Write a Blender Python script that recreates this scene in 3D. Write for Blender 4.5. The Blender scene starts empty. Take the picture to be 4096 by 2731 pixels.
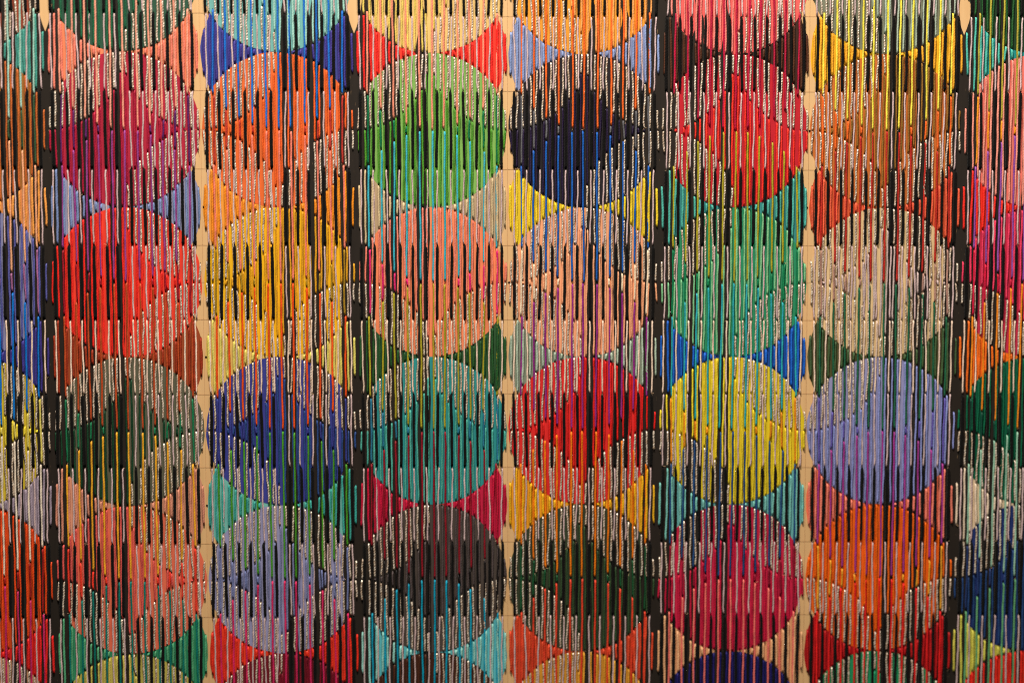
import bpy, math, random
import numpy as np
from mathutils import Matrix, Vector

# ------------------------------------------------------------------ camera, light, exposure
SC = bpy.context.scene
COL = SC.collection
random.seed(7)
RNG = np.random.default_rng(11)

CAM_LOC = (-0.17505, -6.79912, 0.53505)
CAM_PITCH, CAM_ROLL, CAM_YAW = -0.0740574, -0.0013901, -0.0284420
cam_data = bpy.data.cameras.new("camera")
cam = bpy.data.objects.new("camera", cam_data)
COL.objects.link(cam)
M = (Matrix.Rotation(CAM_YAW, 3, 'Z') @ Matrix.Rotation(CAM_PITCH, 3, 'X') @ Matrix.Rotation(CAM_ROLL, 3, 'Y'))
right, fwd, up = M @ Vector((1, 0, 0)), M @ Vector((0, 1, 0)), M @ Vector((0, 0, 1))
R = Matrix((right, up, -fwd)).transposed().to_4x4()
cam.matrix_world = Matrix.Translation(CAM_LOC) @ R
cam_data.sensor_fit = 'HORIZONTAL'
cam_data.sensor_width = 36.0
cam_data.lens = 60.0
cam_data.clip_start = 0.05
cam_data.clip_end = 200.0
cam_data.dof.use_dof = True
cam_data.dof.focus_distance = fwd.dot(Vector((0.0, 0.0, 0.55)) - Vector(CAM_LOC))
cam_data.dof.aperture_fstop = 0.20
SC.camera = cam

world = bpy.data.worlds.new("World")
SC.world = world
world.use_nodes = True
bg = world.node_tree.nodes["Background"]
bg.inputs["Color"].default_value = (1.0, 0.86, 0.72, 1)
bg.inputs["Strength"].default_value = 0.05

def area_light(name, loc, target, size, power, color):
    d = bpy.data.lights.new(name, 'AREA')
    d.shape = 'DISK'
    d.size = size
    d.energy = power
    d.color = color
    o = bpy.data.objects.new(name, d)
    COL.objects.link(o)
    o.location = loc
    o.rotation_euler = (Vector(target) - Vector(loc)).to_track_quat('-Z', 'Y').to_euler()
    return o

area_light("gallery_spot", (-0.9, -3.7, 7.6), (0, 0, 0.3), 0.8, 1010.0, (1.0, 0.915, 0.81))
area_light("front_fill", (2.6, -6.0, 5.2), (0, 0, 0.3), 0.9, 170.0, (1.0, 0.915, 0.81))  # weak frontal fill added to lift the panel, not a gallery lamp

SC.view_settings.view_transform = 'Standard'
SC.view_settings.look = 'None'
SC.view_settings.exposure = 0.0
SC.view_settings.gamma = 1.0
SC.render.engine = 'CYCLES'
SC.cycles.use_denoising = False
SC.cycles.max_bounces = 6
SC.cycles.pixel_filter_type = 'BLACKMAN_HARRIS'
SC.cycles.filter_width = 1.05

# ------------------------------------------------------------------ colour helpers
def lin(c, gain=1.0):
    out = []
    for v in c:
        v = v / 255.0
        v = v / 12.92 if v <= 0.04045 else ((v + 0.055) / 1.055) ** 2.4
        out.append(min(0.92, v * gain))
    return tuple(out)

# ------------------------------------------------------------------ materials
def new_mat(name):
    m = bpy.data.materials.new(name)
    m.use_nodes = True
    nt = m.node_tree
    nt.nodes.clear()
    out = nt.nodes.new("ShaderNodeOutputMaterial")
    b = nt.nodes.new("ShaderNodeBsdfPrincipled")
    nt.links.new(b.outputs[0], out.inputs[0])
    return m, nt, b

def node(nt, kind, **kw):
    n = nt.nodes.new(kind)
    for k, v in kw.items():
        setattr(n, k, v)
    return n

def math_node(nt, op, a, b=None):
    n = nt.nodes.new("ShaderNodeMath")
    n.operation = op
    for i, v in enumerate((a, b)):
        if v is None:
            continue
        if isinstance(v, (int, float)):
            n.inputs[i].default_value = v
        else:
            nt.links.new(v, n.inputs[i])
    return n.outputs[0]

def thread_mat(name, rough, sheen, bump, metallic=0.0, spec=0.3):
    """Twisted floss: the dye colour comes from the mesh, the strands from the lengthwise UV."""
    m, nt, b = new_mat(name)
    att = node(nt, "ShaderNodeAttribute", attribute_name="dye")
    uv = node(nt, "ShaderNodeUVMap", uv_map="twist")
    sep = node(nt, "ShaderNodeSeparateXYZ")
    nt.links.new(uv.outputs[0], sep.inputs[0])
    ph = math_node(nt, 'ADD', math_node(nt, 'MULTIPLY', sep.outputs[0], 2.0), sep.outputs[1])
    wave = math_node(nt, 'SINE', math_node(nt, 'MULTIPLY', ph, 6.28318))
    nz = node(nt, "ShaderNodeTexNoise")
    nz.inputs["Scale"].default_value = 120.0
    nz.inputs["Detail"].default_value = 3.0
    geo = node(nt, "ShaderNodeNewGeometry")
    nt.links.new(geo.outputs["Position"], nz.inputs["Vector"])
    h = math_node(nt, 'ADD', math_node(nt, 'MULTIPLY', wave, 0.3), math_node(nt, 'MULTIPLY', nz.outputs[0], 1.8))
    bp = node(nt, "ShaderNodeBump")
    bp.inputs["Strength"].default_value = bump
    bp.inputs["Distance"].default_value = 0.004
    nt.links.new(h, bp.inputs["Height"])
    nt.links.new(bp.outputs[0], b.inputs["Normal"])
    # slight unevenness of the dye along the floss
    nz2 = node(nt, "ShaderNodeTexNoise")
    nz2.inputs["Scale"].default_value = 38.0
    nz2.inputs["Detail"].default_value = 2.0
    nt.links.new(geo.outputs["Position"], nz2.inputs["Vector"])
    mr = node(nt, "ShaderNodeMapRange")
    mr.inputs["From Min"].default_value = 0.3
    mr.inputs["From Max"].default_value = 0.7
    mr.inputs["To Min"].default_value = 0.80
    mr.inputs["To Max"].default_value = 1.16
    nt.links.new(nz2.outputs[0], mr.inputs[0])
    mul = node(nt, "ShaderNodeVectorMath", operation='SCALE')
    nt.links.new(att.outputs["Color"], mul.inputs[0])
    nt.links.new(mr.outputs[0], mul.inputs["Scale"])
    nt.links.new(mul.outputs[0], b.inputs["Base Color"])
    b.inputs["Roughness"].default_value = rough
    b.inputs["Specular IOR Level"].default_value = spec
    b.inputs["Sheen Weight"].default_value = sheen
    b.inputs["Metallic"].default_value = metallic
    return m

M_COTTON = thread_mat("cotton_floss", 0.6, 0.0, 0.16, spec=0.35)
M_WOOL = thread_mat("matt_yarn", 0.85, 0.05, 0.16, spec=0.15)

def metallic_mat():
    m, nt, b = new_mat("silver_lame_thread")
    uv = node(nt, "ShaderNodeUVMap", uv_map="twist")
    sep = node(nt, "ShaderNodeSeparateXYZ")
    nt.links.new(uv.outputs[0], sep.inputs[0])
    ph = math_node(nt, 'ADD', math_node(nt, 'MULTIPLY', sep.outputs[0], 2.0), math_node(nt, 'MULTIPLY', sep.outputs[1], 1.0))
    wave = math_node(nt, 'SINE', math_node(nt, 'MULTIPLY', ph, 6.28318))
    geo = node(nt, "ShaderNodeNewGeometry")
    nz = node(nt, "ShaderNodeTexNoise")
    nz.inputs["Scale"].default_value = 85.0
    nz.inputs["Detail"].default_value = 1.0
    nt.links.new(geo.outputs["Position"], nz.inputs["Vector"])
    h = math_node(nt, 'ADD', math_node(nt, 'MULTIPLY', wave, 0.25), math_node(nt, 'MULTIPLY', nz.outputs[0], 2.0))
    bp = node(nt, "ShaderNodeBump")
    bp.inputs["Strength"].default_value = 0.42
    bp.inputs["Distance"].default_value = 0.005
    nt.links.new(h, bp.inputs["Height"])
    nt.links.new(bp.outputs[0], b.inputs["Normal"])
    # foil wound round a taupe core: the foil is metal, the core is cotton
    nz3 = node(nt, "ShaderNodeTexNoise")
    nz3.inputs["Scale"].default_value = 75.0
    nz3.inputs["Detail"].default_value = 1.0
    nt.links.new(geo.outputs["Position"], nz3.inputs["Vector"])
    foil = math_node(nt, 'ADD', math_node(nt, 'MULTIPLY', wave, 0.10), nz3.outputs[0])
    mr = node(nt, "ShaderNodeMapRange")
    mr.inputs["From Min"].default_value = 0.46
    mr.inputs["From Max"].default_value = 0.56
    nt.links.new(foil, mr.inputs[0])
    mix = node(nt, "ShaderNodeMix", data_type='RGBA')
    nt.links.new(mr.outputs[0], mix.inputs["Factor"])
    mix.inputs["A"].default_value = (0.46, 0.34, 0.24, 1)
    mix.inputs["B"].default_value = (0.93, 0.82, 0.68, 1)
    nt.links.new(mix.outputs["Result"], b.inputs["Base Color"])
    nt.links.new(math_node(nt, 'MULTIPLY', mr.outputs[0], 0.35), b.inputs["Metallic"])
    b.inputs["Roughness"].default_value = 0.36
    return m

M_SILVER = metallic_mat()

def paint_mat():
    m, nt, b = new_mat("acrylic_paint")
    att = node(nt, "ShaderNodeAttribute", attribute_name="dye")
    geo = node(nt, "ShaderNodeNewGeometry")
    mp = node(nt, "ShaderNodeMapping")
    mp.inputs["Scale"].default_value = (26.0, 1.0, 3.0)
    nt.links.new(geo.outputs["Position"], mp.inputs["Vector"])
    nz = node(nt, "ShaderNodeTexNoise")
    nz.inputs["Scale"].default_value = 2.2
    nz.inputs["Detail"].default_value = 5.0
    nt.links.new(mp.outputs[0], nz.inputs["Vector"])
    mr = node(nt, "ShaderNodeMapRange")
    mr.inputs["From Min"].default_value = 0.3
    mr.inputs["From Max"].default_value = 0.7
    mr.inputs["To Min"].default_value = 0.86
    mr.inputs["To Max"].default_value = 1.10
    nt.links.new(nz.outputs[0], mr.inputs[0])
    mul = node(nt, "ShaderNodeVectorMath", operation='SCALE')
    nt.links.new(att.outputs["Color"], mul.inputs[0])
    nt.links.new(mr.outputs[0], mul.inputs["Scale"])
    # dry-brush scratches where the plywood shows through
    mp2 = node(nt, "ShaderNodeMapping")
    mp2.inputs["Scale"].default_value = (150.0, 1.0, 11.0)
    nt.links.new(geo.outputs["Position"], mp2.inputs["Vector"])
    nz2 = node(nt, "ShaderNodeTexNoise")
    nz2.inputs["Scale"].default_value = 2.0
    nz2.inputs["Detail"].default_value = 2.0
    nt.links.new(mp2.outputs[0], nz2.inputs["Vector"])
    mr2 = node(nt, "ShaderNodeMapRange")
    mr2.inputs["From Min"].default_value = 0.70
    mr2.inputs["From Max"].default_value = 0.76
    nt.links.new(nz2.outputs[0], mr2.inputs[0])
    mix = node(nt, "ShaderNodeMix", data_type='RGBA')
    nt.links.new(math_node(nt, 'MULTIPLY', mr2.outputs[0], 0.55), mix.inputs["Factor"])
    nt.links.new(mul.outputs[0], mix.inputs["A"])
    mix.inputs["B"].default_value = (0.50, 0.32, 0.15, 1)
    nt.links.new(mix.outputs["Result"], b.inputs["Base Color"])
    b.inputs["Roughness"].default_value = 0.72
    b.inputs["Specular IOR Level"].default_value = 0.25
    bp = node(nt, "ShaderNodeBump")
    bp.inputs["Strength"].default_value = 0.25
    bp.inputs["Distance"].default_value = 0.002
    nt.links.new(nz.outputs[0], bp.inputs["Height"])
    nt.links.new(bp.outputs[0], b.inputs["Normal"])
    return m

M_PAINT = paint_mat()

def plywood_mat():
    m, nt, b = new_mat("pale_plywood")
    geo = node(nt, "ShaderNodeNewGeometry")
    mp = node(nt, "ShaderNodeMapping")
    mp.inputs["Scale"].default_value = (18.0, 1.0, 1.2)
    nt.links.new(geo.outputs["Position"], mp.inputs["Vector"])
    nz = node(nt, "ShaderNodeTexNoise")
    nz.inputs["Scale"].default_value = 3.0
    nz.inputs["Detail"].default_value = 6.0
    nt.links.new(mp.outputs[0], nz.inputs["Vector"])
    cr = node(nt, "ShaderNodeMix", data_type='RGBA')
    nt.links.new(nz.outputs[0], cr.inputs["Factor"])
    cr.inputs["A"].default_value = (*lin((222, 176, 118)), 1)
    cr.inputs["B"].default_value = (*lin((240, 198, 142)), 1)
    nt.links.new(cr.outputs["Result"], b.inputs["Base Color"])
    b.inputs["Roughness"].default_value = 0.7
    return m

def plain_mat(name, c, rough=0.9):
    m, nt, b = new_mat(name)
    b.inputs["Base Color"].default_value = (*lin(c), 1)
    b.inputs["Roughness"].default_value = rough
    b.inputs["Specular IOR Level"].default_value = 0.1
    return m

M_PLY = plywood_mat()
M_PENCIL = plain_mat("pencil_graphite", (210, 168, 120))
M_HOLE = plain_mat("hole_dark", (12, 8, 6))
M_FIBRE = plain_mat("pale_fibre", (225, 190, 150))

# ------------------------------------------------------------------ the hand-drawn grid of the board
# GRID[k][j] = (x, z) of the pencil crossing k (column line) / j (row line, from -1)
GRID = np.array([
    [[-2.4018, 1.6174], [-2.4027, 1.3208], [-2.4036, 1.0175], [-2.4045, 0.7124], [-2.4053, 0.4131], [-2.4062, 0.1201], [-2.4071, -0.1793], [-2.4079, -0.4695], [-2.4088, -0.7784], [-2.4097, -1.0748], [-2.4105, -1.3747]],
    [[-1.8098, 1.6189], [-1.81, 1.3214], [-1.8103, 1.0191], [-1.8106, 0.7134], [-1.8109, 0.4135], [-1.8112, 0.1198], [-1.8115, -0.1796], [-1.8117, -0.4709], [-1.812, -0.7795], [-1.8123, -1.0768], [-1.8126, -1.3773]],
    [[-1.2115, 1.6205], [-1.2106, 1.3221], [-1.2097, 1.0207], [-1.2088, 0.7144], [-1.2079, 0.4139], [-1.207, 0.1194], [-1.2061, -0.18], [-1.2052, -0.4723], [-1.2043, -0.7805], [-1.2034, -1.0787], [-1.2025, -1.3798]],
    [[-0.6063, 1.6173], [-0.605, 1.3176], [-0.6038, 1.0213], [-0.6025, 0.7147], [-0.6012, 0.4139], [-0.5999, 0.1187], [-0.5987, -0.1789], [-0.5974, -0.473], [-0.5961, -0.7785], [-0.5948, -1.0779], [-0.5936, -1.3793]],
    [[-0.0016, 1.6141], [-0.0011, 1.3131], [-0.0007, 1.0219], [-0.0002, 0.715], [0.0003, 0.414], [0.0007, 0.118], [0.0012, -0.1779], [0.0017, -0.4737], [0.0022, -0.7765], [0.0026, -1.0772], [0.0031, -1.3788]],
    [[0.6075, 1.6177], [0.6068, 1.3159], [0.6061, 1.0225], [0.6054, 0.7148], [0.6047, 0.414], [0.6041, 0.1168], [0.6034, -0.1794], [0.6027, -0.4759], [0.602, -0.7785], [0.6014, -1.0784], [0.6007, -1.3802]],
    [[1.1953, 1.6211], [1.1965, 1.3187], [1.1978, 1.023], [1.1991, 0.7146], [1.2003, 0.4141], [1.2016, 0.1156], [1.2028, -0.1808], [1.2041, -0.4781], [1.2054, -0.7804], [1.2066, -1.0796], [1.2079, -1.3817]],
    [[1.8141, 1.6248], [1.8136, 1.3215], [1.8131, 1.0251], [1.8127, 0.7159], [1.8122, 0.4146], [1.8117, 0.1153], [1.8112, -0.1818], [1.8108, -0.4798], [1.8103, -0.7829], [1.8098, -1.0827], [1.8094, -1.3855]],
    [[2.4288, 1.6284], [2.4277, 1.3243], [2.4266, 1.0272], [2.4256, 0.7172], [2.4245, 0.4151], [2.4234, 0.1151], [2.4224, -0.1828], [2.4213, -0.4816], [2.4203, -0.7854], [2.4192, -1.0859], [2.4181, -1.3895]]])
NK, NJ = GRID.shape[:2]

def P(u, v):
    """Board point of column coordinate u (0..8) and row-line coordinate v (-1..9)."""
    a = min(max(int(math.floor(u)), 0), NK - 2)
    w = v + 1.0
    b = min(max(int(math.floor(w)), 0), NJ - 2)
    fu, fw = u - a, w - b
    p = (GRID[a, b] * (1 - fu) + GRID[a + 1, b] * fu) * (1 - fw) + (GRID[a, b + 1] * (1 - fu) + GRID[a + 1, b + 1] * fu) * fw
    return float(p[0]), float(p[1])

def clamp_s(du):
    return math.sqrt(max(0.0, 1.0 - (2.0 * du) ** 2))

# ------------------------------------------------------------------ colours (dye and paint) of every field
# per column: discs r=-1..4 : (paint, floss, silver quadrants, gap floss)
#             wedges w=0..4 : (paint, floss, long floss)
N = None
FIELDS = {
0: dict(d=[((150,65,40),(190,80,50),'LR',N), ((165,110,50),(182,92,36),'',(48,78,50)), ((140,140,180),(82,84,152),'',(150,92,135)),
           ((215,190,50),(228,204,55),'UR LR',(205,192,95)), ((216,78,22),(224,70,18),'',(145,25,22)), ((218,165,125),(215,160,120),'UR',N)],
        w=[((80,160,150),(62,142,128),(150,190,176)), ((226,152,92),(236,148,68),(228,162,122)), ((62,62,142),(56,46,125),(0,108,192)),
           ((165,150,165),(150,136,152),(222,208,188)), ((228,36,30),(222,32,28),(188,40,100))]),
1: dict(d=[((48,88,68),(20,95,62),'LR',N), ((184,38,64),(160,12,50),'UL UR LR',(85,26,92)), ((240,66,46),(236,34,24),'UR LR',(142,12,32)),
           ((98,98,78),(12,58,34),'UL UR LR',(22,112,72)), ((236,116,86),(206,82,78),'UR LL LR',(228,55,36)), ((206,192,92),(205,190,90),'UR',N)],
        w=[((240,142,100),(236,122,102),(240,150,126)), ((156,156,186),(112,132,178),(140,58,130)), ((166,76,40),(146,46,18),(172,68,28)),
           ((220,156,126),(206,136,112),(226,162,36)), ((50,150,106),(78,156,112),(0,112,102))]),
2: dict(d=[((116,182,176),(152,202,188),'LL',N), ((236,112,50),(232,92,30),'UL LL LR',(172,46,36)), ((250,188,22),(208,150,26),'UL LL LR',(152,118,24)),
           ((60,66,152),(36,66,122),'UL UR LL',(48,54,128)), ((156,156,196),(112,118,158),'UL UR LL LR',(106,116,162)), ((122,18,36),(118,14,34),'UL',N)],
        w=[((66,72,152),(60,50,132),(16,102,192)), ((240,162,60),(240,132,22),(236,122,102)), ((232,198,108),(206,196,96),(236,76,16)),
           ((122,196,186),(52,152,142),(66,142,32)), ((240,66,36),(230,46,26),(202,36,92))]),
3: dict(d=[((232,196,122),(216,192,92),'LR',N), ((134,186,92),(72,138,34),'UL UR',(0,106,62)), ((250,142,96),(238,124,104),'LL LR',(206,36,106)),
           ((46,150,150),(72,162,146),'UL UR',(36,110,140)), ((80,70,64),(78,68,68),'UL LL LR',(16,12,12)), ((72,36,20),(74,38,22),'UR',N)],
        w=[((236,62,46),(228,32,26),(240,138,112)), ((192,166,132),(196,174,134),(52,166,186)), ((46,86,50),(30,78,36),(156,146,32)),
           ((206,32,72),(182,12,52),(132,12,30)), ((96,196,206),(142,202,192),(0,150,182))]),
4: dict(d=[((240,162,50),(242,154,84),'LL',N), ((36,31,36),(32,18,52),'UL UR LR',(92,92,96)), ((246,172,126),(240,156,116),'UL UR LL',(240,202,172)),
           ((226,42,40),(212,26,22),'UL LL LR',N), ((56,66,46),(46,72,42),'UL UR LL',(16,76,42)), ((216,152,46),(220,160,50),'UL',N)],
        w=[((142,152,192),(126,146,192),(246,96,30)), ((236,202,42),(236,196,42),(16,86,172)), ((136,146,126),(162,182,162),(138,40,125)),
           ((240,166,30),(240,172,24),(250,116,8)), ((216,76,42),(216,72,40),(216,62,36))]),
5: dict(d=[((236,100,96),(246,126,116),'LR',N), ((196,32,46),(236,46,32),'UL UR LL',N), ((42,146,102),(118,182,132),'UL LR',(0,118,72)),
           ((230,206,36),(226,202,42),'UR LL',(216,132,22)), ((206,32,72),(186,17,57),'UL UR',(132,16,42)), ((26,26,90),(30,26,102),'',N)],
        w=[((62,36,26),(74,38,18),(172,12,56)), ((56,142,142),(72,166,152),(162,152,32)), ((26,76,162),(20,92,192),(36,156,166)),
           ((112,186,186),(112,182,172),(26,66,116)), ((240,176,126),(236,172,126),(236,112,102))]),
6: dict(d=[((122,126,106),(152,168,152),'LL',N), ((202,112,46),(132,92,32),'UL LL LR',(236,96,26)), ((226,196,146),(186,166,162),'UL UR LL LR',(166,126,112)),
           ((152,152,196),(126,136,192),'UL',(92,82,162)), ((244,104,16),(240,96,8),'LL LR',(216,152,42)), ((32,156,102),(40,150,104),'UL UR',N)],
        w=[((240,186,36),(226,158,38),(228,212,72)), ((226,96,56),(218,88,58),(172,36,26)), ((82,82,46),(62,86,52),(26,92,62)),
           ((246,126,92),(232,122,102),(150,50,132)), ((176,20,26),(176,20,24),(222,30,30))]),
7: dict(d=[((30,62,36),(26,82,36),'',N), ((236,126,112),(240,142,126),'',(246,142,26)), ((202,42,76),(222,56,92),'LL',(192,16,56)),
           ((0,96,66),(0,92,62),'LL',(0,60,45)), ((30,50,112),(30,62,112),'UL',(32,52,100)), ((230,42,26),(226,40,26),'',N)],
        w=[((30,146,146),(72,172,156),(166,156,52)), ((236,46,26),(232,40,28),(136,70,152)), ((250,122,26),(250,102,22),(242,130,24)),
           ((230,206,172),(216,196,172),(142,186,162)), ((206,202,82),(202,196,80),(92,156,106))]),
}

def hue_name(c):
    r, g, b = [x / 255 for x in c]
    mx, mn = max(r, g, b), min(r, g, b)
    s = 0 if mx == 0 else (mx - mn) / mx
    if mx < 0.16:
        return "charcoal"
    if s < 0.17:
        return "grey" if mx < 0.7 else "cream"
    if mx == r:
        h = (g - b) / (mx - mn) * 60
    elif mx == g:
        h = 120 + (b - r) / (mx - mn) * 60
    else:
        h = 240 + (r - g) / (mx - mn) * 60
    h %= 360
    if h < 16 and s < 0.62 and mx > 0.6:
        return "salmon"
    if 16 <= h < 45 and s < 0.5 and mx > 0.6:
        return "peach"
    if h < 45 and mx < 0.62:
        return "brown"
    if h < 10 or h >= 350:
        return "red"
    if h < 36:
        return "orange"
    if h < 52 and s > 0.5:
        return "yellow"
    if h < 70:
        return "yellow"
    if h < 155:
        return "green"
    if h < 192:
        return "teal"
    if h < 262:
        return "blue" if s > 0.42 else "lavender"
    if h < 322:
        return "purple"
    return "crimson"

# ------------------------------------------------------------------ mesh helpers
def tag_dye(me, c):
    at = me.attributes.new("dye", 'FLOAT_COLOR', 'POINT')
    arr = np.empty((len(me.vertices), 4), dtype=np.float32)
    arr[:] = c if np.ndim(c) == 2 else (*c, 1.0)
    at.data.foreach_set("color", arr.ravel())

panel = bpy.data.objects.new("embroidered_panel", None)
COL.objects.link(panel)
panel.location = P(4, 9.0)[0], 0.0, P(4, 10.6)[1]
panel["label"] = "plywood art panel painted with rows of overlapping discs and stitched with vertical coloured threads"
panel["category"] = "artwork"
PL = Vector(panel.location)

def link_part(name, me, mat=None, parent=None, stuff=False, label=None):
    o = bpy.data.objects.new(name, me)
    COL.objects.link(o)
    o.parent = parent or panel
    o.matrix_parent_inverse = Matrix.Identity(4)
    if parent is None:
        o.location = -PL
    if mat is not None:
        me.materials.append(mat)
    if stuff:
        o["kind"] = "stuff"
    if label:
        o["label"] = label
    return o

def sheet(name, outline, depth, c, label=None, mat=None):
    """Flat painted shape on the board: outline [(x, z)], lying depth in front of the plywood."""
    n = len(outline)
    me = bpy.data.meshes.new(name)
    me.from_pydata([(x, -depth, z) for x, z in outline], [], [list(range(n))])
    me.update()
    tag_dye(me, lin(c, 1.0))
    return link_part(name, me, mat or M_PAINT, label=label)

def strip(name, rows, depth, c, mat=None, label=None):
    """Vertical painted stripe given as rows (xl, xr, z)."""
    vs, fs = [], []
    for i, (a, b_, z) in enumerate(rows):
        vs += [(a, -depth, z[0]), (b_, -depth, z[1])]
        if i:
            k = 2 * i
            fs.append((k - 2, k - 1, k + 1, k))
    me = bpy.data.meshes.new(name)
    me.from_pydata(vs, [], fs)
    me.update()
    tag_dye(me, lin(c, 1.0))
    return link_part(name, me, mat or M_PAINT, label=label)

# ------------------------------------------------------------------ backing board
x0, z0 = P(0.22, 10.7)
x1, _ = P(7.80, 10.7)
z1 = P(4, -0.9)[1]
T = 0.09
me = bpy.data.meshes.new("backing_board")
bv = [(x, y, z) for y in (0, T) for z in (z0, z1) for x in (x0, x1)]
me.from_pydata(bv, [], [(0, 1, 3, 2), (5, 4, 6, 7), (4, 0, 2, 6), (1, 5, 7, 3), (2, 3, 7, 6), (4, 5, 1, 0)])
me.update()
link_part("backing_board", me, M_PLY)
UMIN, UMAX, VMIN, VMAX = 0.26, 7.76, -0.80, 10.55

# ------------------------------------------------------------------ painted discs
def disc_outline(c, v0, n=96, amp=0.006):
    ph = [random.uniform(0, 6.28) for _ in range(5)]
    pts = []
    for i in range(n):
        a = 2 * math.pi * i / n
        rr = 1.0 + amp * (math.sin(3 * a + ph[0]) * 0.5 + math.sin(7 * a + ph[1]) * 0.5 + math.sin(13 * a + ph[2]) * 0.5 + math.sin(29 * a + ph[3]) * 0.35)
        u = min(max(c + 0.5 + 0.494 * rr * math.cos(a), UMIN), UMAX)
        v = min(max(v0 + rr * math.sin(a), VMIN), VMAX)
        pts.append(P(u, v))
    out = []
    for p in pts:
        if not out or (abs(p[0] - out[-1][0]) + abs(p[1] - out[-1][1])) > 1e-5:
            out.append(p)
    return out[::-1]

for c, F in FIELDS.items():
    for w in range(5):
        sheet("painted_disc", disc_outline(c, 0.5 + 2 * w), 0.0005, F['w'][w][0], label="%s painted disc half hidden behind its neighbours" % hue_name(F['w'][w][0]))
    for r in range(-1, 5):
        sheet("painted_disc", disc_outline(c, 1.5 + 2 * r), 0.0010, F['d'][r + 1][0], label="%s painted disc lying in front" % hue_name(F['d'][r + 1][0]))

# ------------------------------------------------------------------ dark painted stripes
DARK = (40, 33, 27)
def dark_rows(ua, ub, va, vb, wob=0.0035, taper_top=0.0, n=110):
    pa, pb = [random.uniform(0, 6) for _ in range(3)], [random.uniform(0, 6) for _ in range(3)]
    rows = []
    for i in range(n + 1):
        v = va + (vb - va) * i / n
        ea = wob * (math.sin(v * 2.1 + pa[0]) + 0.6 * math.sin(v * 6.3 + pa[1]) + 0.3 * math.sin(v * 23 + pa[2]))
        eb = wob * (math.sin(v * 2.4 + pb[0]) + 0.6 * math.sin(v * 5.7 + pb[1]) + 0.3 * math.sin(v * 26 + pb[2]))
        a, b_ = ua + ea, ub + eb
        if taper_top and v < 0.55:
            t = (0.55 - v) / 0.75
            wv = 0.5 + 0.5 * math.sin(v * 9.0 + pa[0] * 3)
            a += taper_top * (ub - ua) * t * (0.3 + 0.5 * wv)
            b_ -= taper_top * (ub - ua) * t * (0.2 + 0.5 * (1 - wv))
        A, B = P(a, v), P(b_, v)
        rows.append((A[0], B[0], (A[1], B[1])))
    return rows

BARS = [(0.195, 0.298), (0.402, 0.482)]
for c in range(8):
    left = (c % 2 == 1)
    for (a, b_) in BARS:
        ua, ub = (c + a, c + b_) if left else (c + 1 - b_, c + 1 - a)
        if ub < UMIN + .02 or ua > UMAX - .02:
            continue
        strip("dark_painted_stripe", dark_rows(ua, ub, VMIN, VMAX, taper_top=(0.9 if c in (3, 4, 5) else 0.35)), 0.0015, DARK)
for k in (1, 3, 5, 7):     # the broad band over each second column line, splitting round a bare plywood tip
    for side in (-1, 1):
        rows = []
        ph = random.uniform(0, 6)
        n = 130
        for i in range(n + 1):
            v = VMIN + (VMAX - VMIN) * i / n
            inner = 0.0
            tip = 0.20 if k != 5 else -0.6
            if v < tip:
                inner = min(0.055, 0.085 * math.sqrt((tip - v)))
            if v > 9.72:
                inner = min(0.055, 0.085 * math.sqrt(v - 9.72))
            outer = 0.103 + 0.004 * math.sin(v * 3 + ph) + 0.002 * math.sin(v * 17 + ph)
            if v < 0.5:
                outer -= 0.012 * (0.5 - v)
            a, b_ = (k - outer, k - inner) if side < 0 else (k + inner, k + outer)
            A, B = P(a, v), P(b_, v)
            rows.append((A[0], B[0], (A[1], B[1])))
        strip("dark_painted_stripe", rows, 0.0015 if side < 0 else 0.0017, DARK, label="broad dark painted stripe over a column line")

# ------------------------------------------------------------------ pencil grid
def pencil(p, q, w):
    dx, dz = q[0] - p[0], q[1] - p[1]
    L = math.hypot(dx, dz)
    nx, nz = -dz / L * w / 2, dx / L * w / 2
    me = bpy.data.meshes.new("pencil_line")
    n = 24
    vs, fs = [], []
    for i in range(n + 1):
        t = i / n
        x, z = p[0] + dx * t, p[1] + dz * t
        vs += [(x - nx, -0.0013, z - nz), (x + nx, -0.0013, z + nz)]
        if i:
            k = 2 * i
            fs.append((k - 2, k - 1, k + 1, k))
    me.from_pydata(vs, [], fs)
    me.update()
    link_part("pencil_line", me, M_PENCIL)
for k in (2, 4, 6):
    pencil(P(k, VMAX), P(k, VMIN), 0.0016)
    for j in range(0, 10):
        pencil(P(k - 0.07, j), P(k + 0.09, j), 0.0014)
        if j % 2 == 1:
            pencil(P(k - 0.04, j + 0.5), P(k + 0.05, j + 0.5), 0.0011)

# ------------------------------------------------------------------ threads
STORE = {}        # name -> list of (length, verts, faces, uvs, dye, material, label)
HOLES = []

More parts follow.
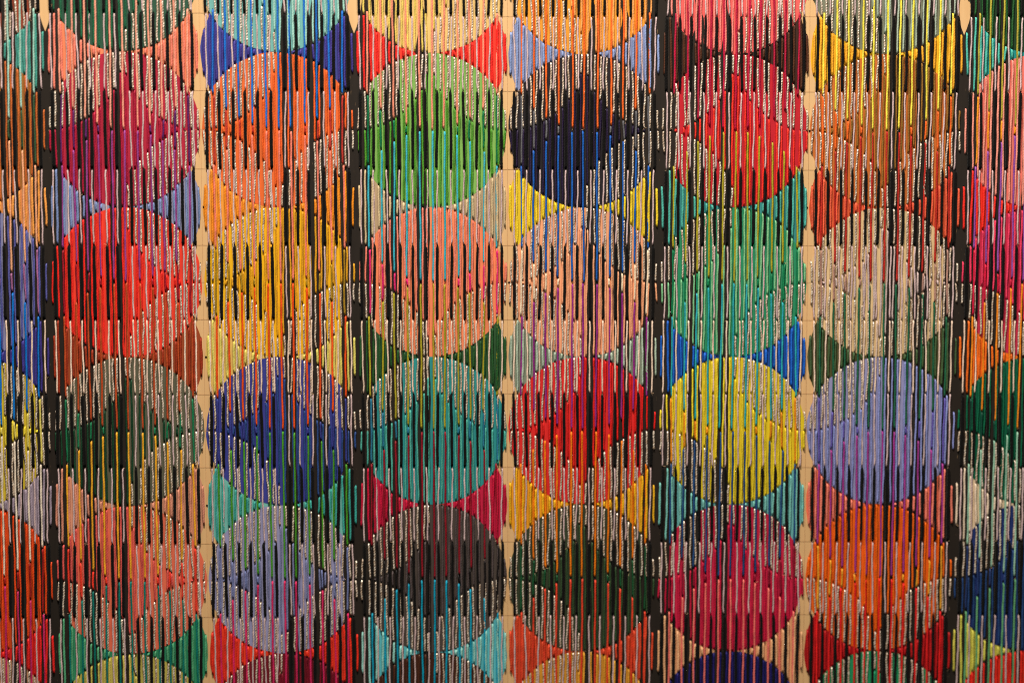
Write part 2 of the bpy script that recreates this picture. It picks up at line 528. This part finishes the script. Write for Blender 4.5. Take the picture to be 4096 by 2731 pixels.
def make_thread(name, x0, z0, x1, z1, r, dye, mat, wob=0.0012, sides=7, step=0.0075, label=None, base=0.0018, puff=0.0):
    """One stitch: comes up out of a hole at the top, lies on the board and dives into a hole below."""
    Lz = abs(z1 - z0)
    if Lz < 0.006:
        return
    n = max(6, int(Lz / step))
    t = np.linspace(0, 1, n + 1)
    d = t * Lz
    e = np.minimum(d, Lz - d)
    rise = np.clip(np.minimum(d / 0.0105, (Lz - d) / 0.0050), 0, 1)
    rise = np.sqrt(1 - (1 - rise) ** 2)
    p = RNG.uniform(0, 6.28, 4)
    env = np.clip(e / 0.03, 0, 1)
    wx = wob * env * (np.sin(d * 13 + p[0]) + 0.6 * np.sin(d * 37 + p[1]) + 0.25 * np.sin(d * 110 + p[2]))
    cx = x0 + (x1 - x0) * t + wx
    cz = z0 + (z1 - z0) * t
    rr = r * (1 + 0.05 * np.sin(d * 60 + p[3]) + puff * np.sin(np.pi * t)) * (0.72 + 0.28 * np.clip(e / 0.005, 0, 1))
    cy = -(base + (r * 1.02 + 0.0006 * np.abs(np.sin(d * 21 + p[1]))) * (rise * 2 - 1) + r * 0.0) - r * 0.02
    twist = p[0] + d * 2 * math.pi / 0.030
    a = np.linspace(0, 2 * math.pi, sides, endpoint=False)
    lob = 1 + 0.09 * np.cos(2 * (a[None, :] - twist[:, None]))
    X = cx[:, None] + rr[:, None] * lob * np.cos(a)[None, :]
    Y = cy[:, None] + rr[:, None] * lob * np.sin(a)[None, :] * 0.92
    Z = np.repeat(cz[:, None], sides, 1)
    V = np.stack([X, Y, Z], -1).reshape(-1, 3)
    i = np.arange(n)[:, None] * sides
    j = np.arange(sides)[None, :]
    j2 = (j + 1) % sides
    Fq = np.stack([i + j, i + j2, i + sides + j2, i + sides + j], -1).reshape(-1, 4)
    u0 = np.broadcast_to(j / sides, (n, sides))
    u1 = np.broadcast_to((j + 1) / sides, (n, sides))
    v0 = np.broadcast_to((d[:-1] / 0.0105)[:, None], (n, sides)) + p[2]
    v1 = np.broadcast_to((d[1:] / 0.0105)[:, None], (n, sides)) + p[2]
    UV = np.stack([np.stack([u0, v0], -1), np.stack([u1, v0], -1), np.stack([u1, v1], -1), np.stack([u0, v1], -1)], 2).reshape(-1, 2)
    g = float(RNG.uniform(0.93, 1.07))
    STORE.setdefault(name, []).append((Lz, V, Fq, UV, tuple(min(0.95, q * g) for q in dye), mat, label))
    HOLES.append((x0, z0 + 0.0004, r * 0.45))
    HOLES.append((x1, z1 - 0.0002, r * 0.45))

def in_range(u, va, vb):
    return UMIN + 0.03 < u < UMAX - 0.03 and va < 10.2 and vb > -0.45

def stitch(name, u, va, vb, r, dye, mat, jit=0.0018, **kw):
    if not in_range(u, va, vb):
        return
    vb = min(vb, 10.45)
    va = max(va, -0.7)
    a, b_ = P(u, va), P(u, vb)
    je = 0.0020
    make_thread(name, a[0] + RNG.normal(0, jit), a[1] - 0.0001 + RNG.normal(0, je) * 0.5, b_[0] + RNG.normal(0, jit), b_[1] + 0.0001 + RNG.normal(0, je) * 0.5, r, dye, mat, **kw)

BLACK, LILAC, CREAM = lin((11, 9, 8)), lin((192, 168, 168), 1.25), lin((226, 200, 180), 1.15)
SILVER_DYE = (0.6, 0.5, 0.4)
GAIN = 1.22
colname = {}

for c in range(8):
    F = FIELDS[c]
    # straight stripe stitches: black / lilac / cream in bands between the ruled lines
    for k in range(12):
        u = c + (k + 0.5) / 12.0
        normal_phase = not (c in (5, 6) or (c in (1, 2) and k >= 6))
        ju = RNG.normal(0, 0.0032)
        for band in range(0, 11):
            if band == 5:
                kind = 'cream'
            else:
                dark = (band % 2 == 0)
                if not normal_phase:
                    dark = not dark
                kind = 'black' if dark else 'lilac'
            va, vb = band - 1.0, float(band)
            if kind == 'black':
                stitch("black_thread", u + ju, va, vb, 0.0058 if c < 3 else 0.0052, BLACK, M_WOOL, wob=0.0008, puff=0.06)
            elif kind == 'lilac':
                stitch("lilac_thread", u + ju, va, vb, 0.0034, LILAC, M_WOOL, wob=0.0016, jit=0.0022)
            else:
                stitch("cream_thread", u + ju, va, vb, 0.0035, CREAM, M_WOOL, wob=0.0014)
    # long stitches that follow the half-hidden discs
    for k in range(1, 12):
        u = c + k / 12.0 + 0.0045 + RNG.normal(0, 0.0036)
        s = clamp_s(k / 12.0 - 0.5)
        for w in range(5):
            v0 = 0.5 + 2 * w
            dye = F['w'][w][2]
            stitch(hue_name(dye) + "_thread", u, v0 - s, v0 + s, 0.0041, lin(dye, GAIN), M_COTTON, wob=0.0009)
            gap = F['d'][w + 1][3]
            if gap is not None and 2 - 2 * s > 0.05:
                stitch(hue_name(gap) + "_thread", u, v0 + s, v0 + 2 - s, 0.0041, lin(gap, GAIN), M_COTTON, wob=0.0012)
    # stitches that fill discs and wedges, two between every pair of stripes
    for k in range(12):
        for sd in (0, 1):
            off = (k / 12.0 + 0.0215) if sd == 0 else ((k + 1) / 12.0 - 0.0175)
            u = c + off + RNG.normal(0, 0.0034)
            du = off - 0.5
            s = clamp_s(du)
            sc = clamp_s(0.5 - abs(du))
            hx = 'L' if du < 0 else 'R'
            for r_ in range(-1, 5):
                v0 = 1.5 + 2 * r_
                paint, floss, quad, _g = F['d'][r_ + 1]
                q = quad.split()
                up_cut = v0 - (1 - sc)
                lo_cut = v0 + (1 - sc)
                segs = []
                top, bot = v0 - s, v0 + s
                if ('U' + hx) in q and up_cut > top + 0.02:
                    segs.append(('silver', top, up_cut))
                    top = up_cut
                if ('L' + hx) in q and lo_cut < bot - 0.02:
                    segs.append(('silver', lo_cut, bot))
                    bot = lo_cut
                if bot - top > 0.03:
                    segs.append(('floss', top, bot))
                for kind, a, b_ in segs:
                    if kind == 'silver':
                        stitch("silver_thread", u + RNG.normal(0, 0.0015), a, b_, 0.0038, SILVER_DYE, M_SILVER, wob=0.0020, jit=0.0022, step=0.005)
                    else:
                        stitch(hue_name(floss) + "_thread", u, a, b_, 0.0037 * RNG.uniform(0.9, 1.12), lin(floss, GAIN), M_COTTON, wob=0.0012, jit=0.0018, puff=0.10)
            for w in range(5):
                v0 = 0.5 + 2 * w
                h = min(s, 1 - s)
                if h < 0.022:
                    continue
                floss = F['w'][w][1]
                stitch(hue_name(floss) + "_thread", u, v0 - h, v0 + h, 0.0041 * RNG.uniform(0.9, 1.12), lin(floss, GAIN), M_COTTON, wob=0.0012, jit=0.0018, puff=0.15)

def mesh_from(name, items):
    nv = nf = 0
    Vs, Fs, Us, Ds = [], [], [], []
    for (_l, V, Fq, UV, dye, _m, _lb) in items:
        Vs.append(V); Fs.append(Fq + nv); Us.append(UV)
        Ds.append(np.tile(np.array((*dye, 1.0)), (len(V), 1)))
        nv += len(V); nf += len(Fq)
    V, Fq, UV, D = map(np.concatenate, (Vs, Fs, Us, Ds))
    me = bpy.data.meshes.new(name)
    me.vertices.add(nv)
    me.vertices.foreach_set("co", V.astype(np.float32).ravel())
    me.loops.add(nf * 4)
    me.loops.foreach_set("vertex_index", Fq.astype(np.int32).ravel())
    me.polygons.add(nf)
    me.polygons.foreach_set("loop_start", (np.arange(nf) * 4).astype(np.int32))
    me.polygons.foreach_set("use_smooth", np.ones(nf, dtype=bool))
    uvl = me.uv_layers.new(name="twist")
    uvl.data.foreach_set("uv", UV.astype(np.float32).ravel())
    at = me.attributes.new("dye", 'FLOAT_COLOR', 'POINT')
    at.data.foreach_set("color", D.astype(np.float32).ravel())
    me.update(calc_edges=True)
    return me

total = 0
for name in sorted(STORE):
    items = sorted(STORE[name], key=lambda t: -t[0])
    total += sum(len(t[2]) for t in items) * 2
    for it in items[:300]:
        link_part(name, mesh_from(name, [it]), it[5])
    if len(items) > 300:
        rest = items[300:]
        link_part(name, mesh_from(name, rest), rest[0][5], stuff=True)
    print("THREADS", name, len(items))
print("TRIS", total)

# needle holes under both ends of every stitch, and the empty ones left on the bare plywood
extra = [(2 + 0.012, 2.5), (2 + 0.012, 4.5), (2 + 0.004, 6.5), (4 - 0.012, 1.5), (6 + 0.006, 1.5), (4 + 0.01, 3.5), (6 - 0.006, 2.5), (2 + 0.02, 8.5)]
for (u, v) in extra:
    x, z = P(u, v)
    HOLES.append((x, z, 0.0042))
hv, hf = [], []
for (x, z, r) in HOLES:
    b0 = len(hv)
    for i in range(7):
        a = 2 * math.pi * i / 7
        hv.append((x + r * math.cos(a), -0.0021, z + r * math.sin(a)))
    hf.append(list(range(b0 + 6, b0 - 1, -1)))
me = bpy.data.meshes.new("needle_hole")
me.from_pydata(hv, [], hf)
me.update()
link_part("needle_hole", me, M_HOLE, stuff=True)

# loose fibres round the holes
fv, ff = [], []
for (x, z, r) in HOLES:
    if random.random() < 0.10:
        for _ in range(random.choice((1, 1, 2))):
            a = random.uniform(0, 6.28)
            ln = random.uniform(0.004, 0.011)
            b0 = len(fv)
            p = Vector((x + r * 0.6 * math.cos(a), -0.006, z + r * 0.6 * math.sin(a)))
            w = 0.0005
            bend = random.uniform(-1.2, 1.2)
            for i in range(4):
                t = i / 3
                q = p + Vector((math.cos(a + bend * t), -0.5 * t, math.sin(a + bend * t))) * ln * t
                nx, nz = -math.sin(a), math.cos(a)
                fv += [(q.x - nx * w, q.y, q.z - nz * w), (q.x + nx * w, q.y, q.z + nz * w), (q.x, q.y - w * 1.6, q.z)]
                if i:
                    k = b0 + 3 * i
                    for m_ in range(3):
                        ff.append((k - 3 + m_, k - 3 + (m_ + 1) % 3, k + (m_ + 1) % 3, k + m_))
me = bpy.data.meshes.new("loose_fibre")
me.from_pydata(fv, [], ff)
me.update()
link_part("loose_fibre", me, M_FIBRE, stuff=True)
